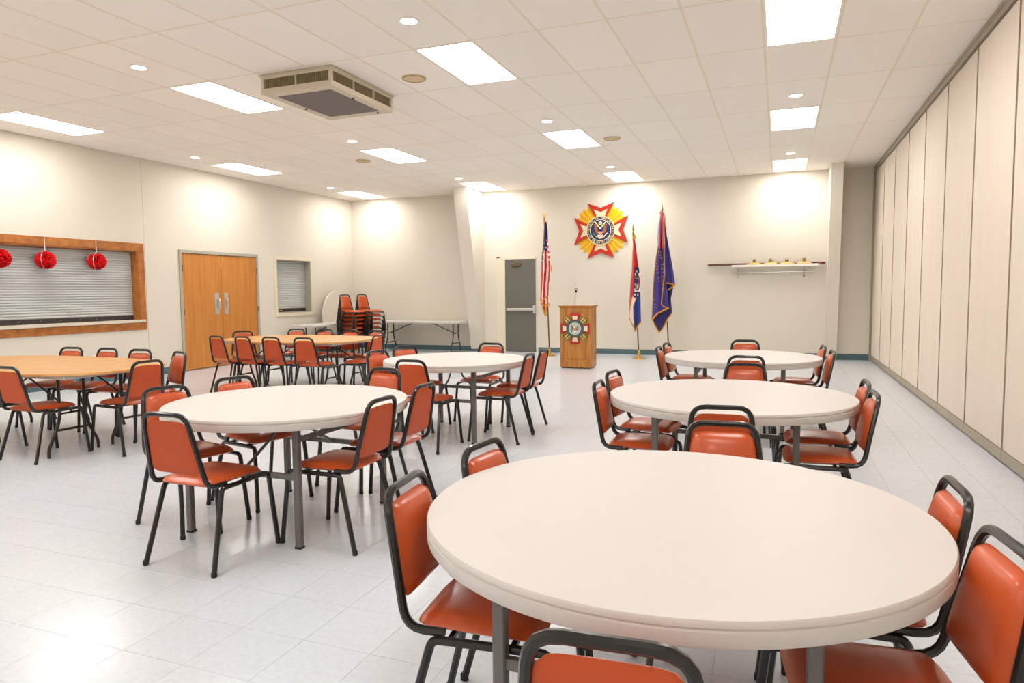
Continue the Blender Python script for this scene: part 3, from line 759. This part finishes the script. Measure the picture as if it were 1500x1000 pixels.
# ================================================================ LECTERN
LX0, LX1, LY0, LY1, LH = -3.595, -3.035, 11.6, 11.98, 1.075
lc = thing('lectern', 'oak panelled lectern with a round emblem and gooseneck microphone', 'lectern', ((LX0+LX1)/2, (LY0+LY1)/2, 0))
lw, ld = (LX1-LX0)/2, (LY1-LY0)/2
MB().box(-lw+.012, lw-.012, -ld+.012, ld-.012, .02, LH).build('carcass', 'oak_lectern', lc)
f = MB(); f.box(-lw, -lw+.055, -ld, -ld+.012, .02, LH).box(lw-.055, lw, -ld, -ld+.012, .02, LH).box(-lw+.055, lw-.055, -ld, -ld+.012, .02, .14).box(-lw+.055, lw-.055, -ld, -ld+.012, LH-.07, LH)
f.build('front_frame', 'oak_lectern', lc)
MB().box(-lw+.09, lw-.09, -ld+.002, -ld+.012, .175, LH-.105, b=.006).build('front_panel', 'oak_lectern', lc)
for sx in (-1, 1):
    f = MB(); X = sorted((sx*lw, sx*(lw-.012)))
    f.box(*X, -ld+.012, -ld+.06, .02, LH).box(*X, ld-.05, ld, .02, LH).box(*X, -ld+.06, ld-.05, .02, .14).box(*X, -ld+.06, ld-.05, LH-.07, LH); f.build('side_frame', 'oak_lectern', lc)
    X = sorted((sx*(lw-.002), sx*(lw-.012))); MB().box(*X, -ld+.085, ld-.075, .17, LH-.1, b=.004).build('side_panel', 'oak_lectern', lc)
MB().box(-lw-.012, lw+.012, -ld-.012, ld+.012, LH-.005, LH+.012, b=.004).box(-lw-.028, lw+.028, -ld-.028, ld+.028, LH+.012, LH+.032, b=.005).build('top', 'oak_lectern', lc)
MB().box(-lw+.02, lw-.02, -ld+.02, ld-.02, 0, .02).build('plinth', 'shutter_dark', lc)
MB().lathe([(.022, 0), (.02, .012), (.008, .016)], 14, (-.06, 0, LH+.032)).tube([(-.06, 0, LH+.04), (-.06, 0, LH+.12), (-.045, -.01, LH+.2), (-.03, -.03, LH+.27)], .0045, 6, fil=.05).build('microphone_neck', 'silver', lc, True)
MB().tube([(-.03, -.03, LH+.265), (-.028, -.05, LH+.30)], [.014, .018], 10).tube([(-.055, -.03, LH+.30), (-.05, -.03, LH+.325), (-.02, -.035, LH+.335), (-.005, -.04, LH+.31)], .006, 6).build('microphone_head', 'rubber', lc, True)
em = MB(); mb = em
bz = .705; er = .262
e = link('emblem', None, lc, (0, -ld-.002, bz)); bpy.data.objects.remove(e)
SP = Matrix.Translation((0, -ld-.0, bz))
for q in range(4):
    A = 45+90*q
    for off in (-14, 0, 14):
        rr = er*(.93 if off else 1.0); w1 = .022; ca, sa = math.cos(math.radians(A)), math.sin(math.radians(A)); o_ = off/14*.044
        def tr(u, v): return (u*ca-(v+o_)*sa, u*sa+(v+o_)*ca)
        m1 = MB(); m1.mx = SP; m1.prism([tr(.1, -w1), tr(rr, -w1), tr(rr, w1), tr(.1, w1)], -.012, 0, 'y'); m1.build('bronze_ray', 'bronze', lc)
    m1 = MB(); m1.mx = SP
    for o_ in (-.022, .022): m1.prism([tr(.12, -.006), tr(er*.97, -.006), tr(er*.97, .006), tr(.12, .006)], -.017, -.012, 'y')
    m1.build('bronze_flute', 'bronze_lit', lc)
for q in range(4):
    A = 90*q
    m1 = MB(); m1.mx = SP; m1.prism([pol(.13, A-22), pol(er*1.06, A-20), pol(er*1.0, A), pol(er*1.06, A+20), pol(.13, A+22)], -.02, 0, 'y'); a_ = m1.build('cross_arm', 'dark_red', lc)
    m1 = MB(); m1.mx = SP; m1.prism([pol(.14, A-14), pol(er*.88, A-12.5), pol(er*.88, A+12.5), pol(.14, A+14)], -.024, -.02, 'y'); m1.build('cream_inlay', 'cream', a_)
m1 = MB(); m1.mx = SP; ring(m1, .108, .158, -.032, 0, 40); m1.build('ring', 'slate', lc)
m1 = MB(); m1.mx = SP; ring(m1, .104, .11, -.035, 0, 40); m1.build('inner_rim', 'pale_gold', lc)
m1 = MB(); m1.mx = SP; disc(m1, .105, -.028, 0, 36); m1.build('blue_disc', 'sky_blue', lc)
m1 = MB(); m1.mx = SP; arc_text(m1, 'VETERANS OF FOREIGN WARS', .133, 185, -5, .03, -.033, False); arc_text(m1, 'OF THE UNITED STATES', .133, 208, 332, .03, -.033, True); m1.build('lettering', 'bronze', lc)
keep = []
tmp = link('eagle', None, None, (0, 0, 0)); n_before = set(o.name for o in bpy.data.objects)
eagle(lc, .098, 0, ('brown', 'pale_gold', 'pink', 'dark_red', 'pale_gold', 'sky_blue'))
for o in bpy.data.objects:
    if o.name not in n_before:
        if o.parent == lc: o.location = (0, -ld-.028, bz)
bpy.data.objects.remove(tmp)

# ================================================================ FLAGS
def interp(L_, z):
    if z >= L_[0][1]: return L_[0][0]
    for (x0, z0), (x1, z1) in zip(L_[:-1], L_[1:]):
        if z1 <= z <= z0: k_ = (z0-z)/max(1e-6, z0-z1); return x0+(x1-x0)*k_
    return L_[-1][0]
def cloth(name, parent, left, right, ztop, bot, y0, amp, nf, ph, color, x0, nS=40, nT=110, fringe=None, label=None, th=.005, lean=0):
    def pt(s_, t_):
        zb = interp_s(bot, s_); z = ztop+(zb-ztop)*t_; a = interp(left, z); b = interp(right, z)
        wv = min(1, (b-a)/.12)
        return (a+(b-a)*s_-x0, y0+amp*wv*math.sin(2*PI*nf*s_+ph+1.2*t_)+amp*.35*wv*math.sin(2*PI*nf*2.3*s_+2*t_), z)
    vs = []; fs = []
    for k_ in (0, 1):
        for j in range(nT+1):
            for i in range(nS+1):
                p = pt(i/nS, j/nT); vs.append((p[0], p[1]+k_*th, p[2]))
    n = nS+1; o_ = n*(nT+1)
    cols = []
    for j in range(nT):
        for i in range(nS):
            a = j*n+i; c = color((i+.5)/nS, (j+.5)/nT, pt((i+.5)/nS, (j+.5)/nT)[2])
            fs.append((a, a+1, a+n+1, a+n)); fs.append((o_+a, o_+a+n, o_+a+n+1, o_+a+1)); cols += [c, c]
    rim = [i for i in range(n)]+[j*n+nS for j in range(1, nT+1)]+[nT*n+i for i in range(nS-1, -1, -1)]+[j*n for j in range(nT-1, 0, -1)]
    for k_ in range(len(rim)):
        a, b = rim[k_], rim[(k_+1) % len(rim)]; fs.append((a, o_+a, o_+b, b)); cols.append(cols[0] if not fringe else (230, 170, 40))
    me = bpy.data.meshes.new(name); me.from_pydata(vs, [], fs); me.materials.append(M['cloth'])
    ca = me.color_attributes.new('Col', 'BYTE_COLOR', 'CORNER')
    for p in me.polygons:
        c = tuple(v/255 for v in cols[p.index])
        for li in p.loop_indices: ca.data[li].color_srgb = (c[0], c[1], c[2], 1)
        p.use_smooth = True
    me.update(); o = link(name, me, parent)
    if label: o['label'] = label
    if fringe:
        mb = MB(); r = fringe
        for edge in ('b', 'l', 'r'):
            pts = []
            if edge == 'b': pts = [pt(i/nS, 1) for i in range(nS+1)]
            elif edge == 'l': pts = [pt(0, j/40) for j in range(41)]
            else: continue
            rr = r if edge == 'b' else r*.45
            mb.tube([(p[0], p[1]+th/2, p[2]) for p in pts], rr, 6)
        mb.build('fringe', 'fringe_gold', o, True)
    return o
def interp_s(B, s_):
    for (s0, z0), (s1, z1) in zip(B[:-1], B[1:]):
        if s0 <= s_ <= s1: return z0+(z1-z0)*(s_-s0)/max(1e-6, s1-s0)
    return B[-1][1]
def flag_stand(label, bx, tx, top, y, finial):
    t = thing('flag_on_stand', label, 'flag', (bx, y, 0))
    MB().lathe([(.13, 0), (.132, .008), (.12, .018), (.07, .035), (.035, .06), (.028, .10), (.022, .17), (.018, .175)], 28).build('base', 'brass', t, True)
    sl_ = (tx-bx)/top
    MB().tube([(sl_*.1, 0, .1), (sl_*top, 0, top)], .0135, 10).build('pole', 'pole_wood', t, True)
    MB().tube([(sl_*1.02, 0, 1.02), (sl_*1.16, 0, 1.16)], .016, 10).build('pole_ferrule', 'brass', t, True)
    if finial == 'eagle':
        f = MB(); z = top; x = sl_*top
        f.lathe([(.02, 0), (.026, .02), (.012, .04)], 12, (x, 0, z-.01)).lathe([(.008, .0), (.02, .02), (.02, .045), (.01, .06), (.004, .065)], 10, (x, 0, z+.03))
        for s_ in (-1, 1): f.prism([(x, z+.06), (x+s_*.03, z+.075), (x+s_*.05, z+.14), (x+s_*.03, z+.13), (x+s_*.012, z+.09)], -.006, .006, 'y')
        f.lathe([(.009, 0), (.009, .02), (.003, .03)], 8, (x, -.004, z+.085)); f.build('eagle_finial', 'brass', t)
    else:
        MB().lathe([(.016, -.01), (.02, .0), (.008, .015), (.007, .03), (.02, .06), (.013, .1), (.002, .18)], 10, (sl_*top, 0, top)).build('spear_finial', 'brass_dull' if finial == 'spear' else 'brass', t, True)
    return t
NAVY = (40, 48, 120); RED_ = (205, 24, 36); WHT = (246, 232, 222); GLD = (226, 168, 40)
# national flag
us = flag_stand('striped national flag with gold fringe on a brass stand, left of lectern', -4.49, -4.59, 2.86, 13.74, 'eagle')
def us_col(s_, t_, z):
    e = z-(s_-.3)*.16
    if z > 2.20+.0 and s_ < .82 or (s_ < .22 and z > 1.95) or z > 2.42:
        for (a, b) in ((.55, 2.27), (.3, 2.36), (.12, 2.12), (.62, 2.42), (.1, 2.27), (.35, 2.20), (.08, 2.0)):
            if abs(s_-a) < .075 and abs(z-b) < .017: return (240, 236, 226)
        return NAVY
    k_ = (s_*.98+.10*(1-(z-1)/1.2)) % 1.2
    if s_ > .82 and z > 2.0:
        return (RED_ if int(z/.055) % 2 else WHT)
    return [RED_, RED_, WHT, RED_, WHT, WHT, RED_, WHT, RED_, RED_][int(k_*7.2) % 10]
cloth('flag_cloth', us, [(-4.555, 2.80), (-4.577, 2.62), (-4.603, 2.33), (-4.635, 2.107), (-4.647, 1.836), (-4.664, 1.496), (-4.675, 1.2), (-4.62, .85)],
      [(-4.517, 2.80), (-4.494, 2.62), (-4.484, 2.33), (-4.449, 2.10), (-4.427, 1.84), (-4.453, 1.49), (-4.467, 1.1), (-4.51, .85)], 2.80,
      [(0, 1.20), (.25, 1.0), (.45, .87), (.62, .85), (.75, 1.04), (1, 1.08)], 13.67-13.74, .03, 1.8, .3, us_col, -4.49, fringe=.016)
MB().tube([(.0, -.05, 1.26), (-.1, -.10, 1.20), (-.16, -.08, 1.16), (-.08, -.11, 1.05), (.02, -.07, 1.12)], .014, 6, fil=.03).tube([(.04, -.05, 1.9), (.06, -.06, 1.83), (.05, -.05, 1.77)], .022, 6).build('fringe_fold', 'fringe_gold', us, True)
MB().lathe([(.012, -.04), (.024, -.02), (.022, .01), (.012, .03)], 12, (-.098, 0, 2.81)).build('top_tie', 'fringe_gold', us)
# state flag
mo = flag_stand('slim red, white and blue state flag with seal, between emblem and purple flag', -2.59, -2.715, 2.50, 13.67, 'spear')
def mo_col(s_, t_, z):
    if z > 1.86+.14*(1-s_): return (214, 26, 38)
    if s_ < .10 and z > 1.0: return (226, 70, 30)
    if s_ > .38 and 1.70 < z < 1.76+.06: return (244, 232, 220) if (abs(s_-.62) < .07 and abs(z-1.735) < .018) else (30, 36, 88)
    if s_ > .36 and 1.335 < z <= 1.70:
        if s_ < .44: return (30, 36, 88)
        q = ((s_-.68)/.3, (z-1.53)/.17); rr = math.hypot(*q)
        if rr > 1: return (244, 232, 220)
        if rr > .82: return (60, 44, 44)
        if q[0] > .15 and abs(q[1]) < .3: return (190, 40, 50)
        if q[0] < .15 and -.2 < q[1] < .35: return (36, 52, 120)
        if q[1] > .45: return (88, 66, 58)
        return (232, 222, 206) if int((q[0]+q[1])*6) % 2 else (120, 92, 70)
    if s_ > .36 and 1.215 < z <= 1.335:
        for a in (.5, .74):
            if abs(s_-a) < .055 and abs(z-1.275) < .02: return (246, 240, 232)
        return (30, 36, 88)
    if z > 1.25: return (214, 26, 38)
    if s_ < .36 or (s_ < .36+(z-1.05)*1.6 and z > 1.05): return (214, 26, 38) if (s_ < .08+(z-1.0)*.9) else (244, 214, 196)
    return (40, 58, 134)
cloth('flag_cloth', mo, [(-2.692, 2.36), (-2.712, 2.105), (-2.731, 1.702), (-2.751, 1.581), (-2.774, 1.094), (-2.769, .79), (-2.70, .55)],
      [(-2.665, 2.36), (-2.596, 1.861), (-2.575, 1.753), (-2.554, 1.565), (-2.553, 1.336), (-2.533, .73), (-2.62, .55)], 2.36,
      [(0, .80), (.2, .68), (.48, .55), (.72, .63), (1, .73)], 13.60-13.67, .028, 1.3, 1.2, mo_col, -2.59, fringe=.013)
MB().lathe([(.014, -.06), (.026, -.03), (.024, .02), (.012, .05)], 12, (-.098, -.02, 2.42)).build('top_tie', 'fringe_gold', mo)
# purple organisation flag
bl = flag_stand('wide purple flag with gold fringe and ribbons, rightmost of three', -2.0, -2.15, 2.86, 13.70, 'spear')
PUR = (62, 50, 128)
cloth('flag_cloth', bl, [(-2.120, 2.86), (-2.154, 2.68), (-2.198, 2.275), (-2.242, 2.025), (-2.28, 1.694), (-2.299, 1.427), (-2.313, 1.026), (-2.325, .77)],
      [(-2.103, 2.86), (-2.106, 2.68), (-2.099, 2.27), (-2.078, 2.02), (-2.062, 1.69), (-2.034, 1.424), (-2.0, 1.185), (-1.99, 1.01)], 2.85,
      [(0, .775), (.14, .83), (.34, .905), (.68, .966), (1, 1.012)], 13.56-13.70, .022, 1.6, .4, lambda s_, t_, z: PUR, -2.0, fringe=.017)
cloth('flag_fold', bl, [(-2.107, 2.86), (-2.10, 2.68), (-2.086, 2.27), (-2.1, 1.82), (-2.1, 1.49)],
      [(-2.097, 2.86), (-2.089, 2.68), (-2.054, 2.44), (-2.0, 2.16), (-1.953, 1.925), (-1.912, 1.687), (-1.878, 1.46)], 2.85,
      [(0, 1.50), (.5, 1.49), (1, 1.455)], 13.625-13.70, .022, 1.4, 2.2, lambda s_, t_, z: PUR, -2.0, fringe=.015)
cloth('flag_fold', bl, [(-2.2, 1.50), (-2.27, 1.0), (-2.315, .8), (-2.31, .5)], [(-1.90, 1.50), (-1.965, 1.2), (-1.945, .95), (-1.95, .5)], 1.50,
      [(0, .757), (.17, .63), (.35, .523), (.56, .63), (.7, .72), (.8, .80), (1, .906)], 13.655-13.70, .015, 1.7, 1.0, lambda s_, t_, z: (38, 32, 92), -2.0, fringe=.013)
MB().tube([(.125, -.075, 1.455), (.06, -.08, 1.42), (-.02, -.06, 1.36)], .014, 6).build('fringe_fold', 'fringe_gold', bl, True)
MB().tube([(-.10, -.175, 2.68), (-.085, -.175, 2.2), (-.07, -.178, 1.69), (-.11, -.18, 1.3), (-.131, -.18, 1.08), (-.07, -.182, 1.04), (-.0, -.18, 1.01)], .0085, 6, fil=.03).build('front_fringe', 'fringe_gold', bl, True)
mb = MB()
def run(s_, pts, size):
    n = len(s_)
    for i, ch in enumerate(s_):
        k_ = i/(n-1) if n > 1 else 0; x = pts[0][0]+(pts[1][0]-pts[0][0])*k_; z = pts[0][1]+(pts[1][1]-pts[0][1])*k_
        a = math.atan2(pts[1][1]-pts[0][1], pts[1][0]-pts[0][0])
        stamp(mb, ch, size*(1-.25*k_), x+2.0, z, a, -.182, .002, .8)
run('SUP', [(-2.175, 2.10), (-2.145, 1.98)], .085); run('TAYLOR', [(-2.125, 1.86), (-2.105, 1.46)], .085)
run('OCAR', [(-2.245, 1.88), (-2.20, 1.70)], .07); run('WELL', [(-2.185, 1.60), (-2.15, 1.40)], .045); run('S MO', [(-2.275, 1.18), (-2.24, 1.03)], .05)
mb.build('lettering', 'fringe_gold', bl)
mb = MB()
for (m_, pts) in (('streamer_red', [(-.13, -.19, 2.86), (-.16, -.2, 2.62), (-.17, -.2, 2.4), (-.165, -.2, 2.17)]), ('streamer_blue', [(-.14, -.18, 2.87), (-.185, -.19, 2.62), (-.2, -.19, 2.4), (-.195, -.19, 2.22)]),
                  ('streamer_red', [(-.115, -.19, 2.84), (-.108, -.2, 2.6), (-.105, -.2, 2.4), (-.11, -.2, 2.17)]), ('streamer_white', [(-.11, -.17, 2.88), (-.075, -.17, 2.8), (-.052, -.17, 2.66), (-.038, -.17, 2.49)])):
    if m_ not in M: mat(m_, {'streamer_red': (226, 70, 80), 'streamer_blue': (170, 180, 208), 'streamer_white': (232, 220, 222)}[m_], .5)
    r = MB(); P_ = pts; hwid = .012
    vs = []; 
    for p in P_: vs += [(p[0]-hwid, p[1], p[2]), (p[0]+hwid, p[1]-.006, p[2]), (p[0]+hwid, p[1]-.002, p[2]), (p[0]-hwid, p[1]+.004, p[2])]
    fs = []
    for k_ in range(len(P_)-1):
        a = k_*4
        for q in range(4): fs.append((a+q, a+(q+1) % 4, a+4+(q+1) % 4, a+4+q))
    fs += [(3, 2, 1, 0), tuple(range(len(vs)-4, len(vs)))]
    r.add(vs, fs).build('streamer', m_, bl)
MB().tube([(-.17, -.12, 2.83), (-.15, -.13, 2.89), (-.12, -.13, 2.83)], .016, 6, fil=.02).build('bow', 'red', bl, True)

# ================================================================ WALL SHELF WITH POLES AND STAND BASES
sh = thing('wall_shelf', 'narrow metal wall shelf with hanging rod on back wall', 'shelf', (-.08, YB, 1.83))
MB().box(-.80, .78, -.20, -.02, -.006, .006, b=.002).box(-.80, .78, -.215, -.20, -.03, .012).build('shelf_board', 'white_metal', sh)
for x in (-.69, .53):
    MB().prism([(-.0, -.006), (-.19, -.006), (-.19, -.018), (-.09, -.05), (-.06, -.20), (0, -.24)], x-.014, x+.014, 'x').build('bracket', 'silver', sh)
MB().tube([(-.82, -.075, -.135), (.70, -.075, -.135)], .0125, 10).build('hanging_rod', 'chrome', sh, True)
def fpole(x0, x1, y, z, label, red):
    t = thing('flagpole', label, 'pole', ((x0+x1)/2, y, z), 0, 'wooden poles lying on the wall shelf'); h = (x1-x0)/2
    MB().tube([(-h, 0, 0), (h*.8, 0, 0)], .021, 10).build('shaft', 'pole_wood', t, True)
    MB().tube([(h*.8, 0, 0), (h, 0, 0)], .0195, 10).build('grip', 'rubber', t, True)
    MB().tube([(h*red, 0, 0), (h*red+.06, 0, 0)], .021, 10).build('band', 'pole_red', t, True)
fpole(-1.35, .82, YB-.045, 1.857, 'dark wooden pole lying on wall shelf, rear one', .93)
fpole(-1.31, .80, YB-.09, 1.857, 'dark wooden pole lying on wall shelf, front one', .9)
for k_, x in enumerate((-.46, -.165, .135, .44)):
    t = thing('flag_stand_base', 'yellow round flagpole base with socket on wall shelf, %s from the left' % ['first', 'second', 'third', 'fourth'][k_], 'stand base', (x, YB-.158, 1.837), 0, 'flagpole bases on the wall shelf')
    MB().lathe([(.06, 0), (.137, .004), (.14, .018), (.07, .038), (.034, .05)], 28, sy=.3, sx=1.0).build('dish', 'gold_stand', t, True)
    if k_ != 2: MB().lathe([(.03, .05), (.03, .11), (.022, .11), (.022, .09)], 16).build('socket', 'brass_dull', t, True)
    else: MB().lathe([(.03, .05), (.03, .085), (.022, .085)], 16).box(-.034, -.016, -.006, .006, .05, .115).box(.016, .034, -.006, .006, .05, .115).bar((-.03, 0, .112), (.0, 0, .075), .01).bar((.03, 0, .112), (0, 0, .075), .01).build('socket', 'brass_dull', t)
t = MB().box(-8.02, -7.95, YB-.006, YB, .40, .51, b=.002).build('wall_outlet', 'outlet'); t['label'] = 'small ivory outlet plate low on back wall under folding table'; t['category'] = 'outlet'
MB().box(-7.998, -7.972, YB-.008, YB-.006, .415, .445).box(-7.998, -7.972, YB-.008, YB-.006, .465, .495).build('socket_face', 'table_edge', t)
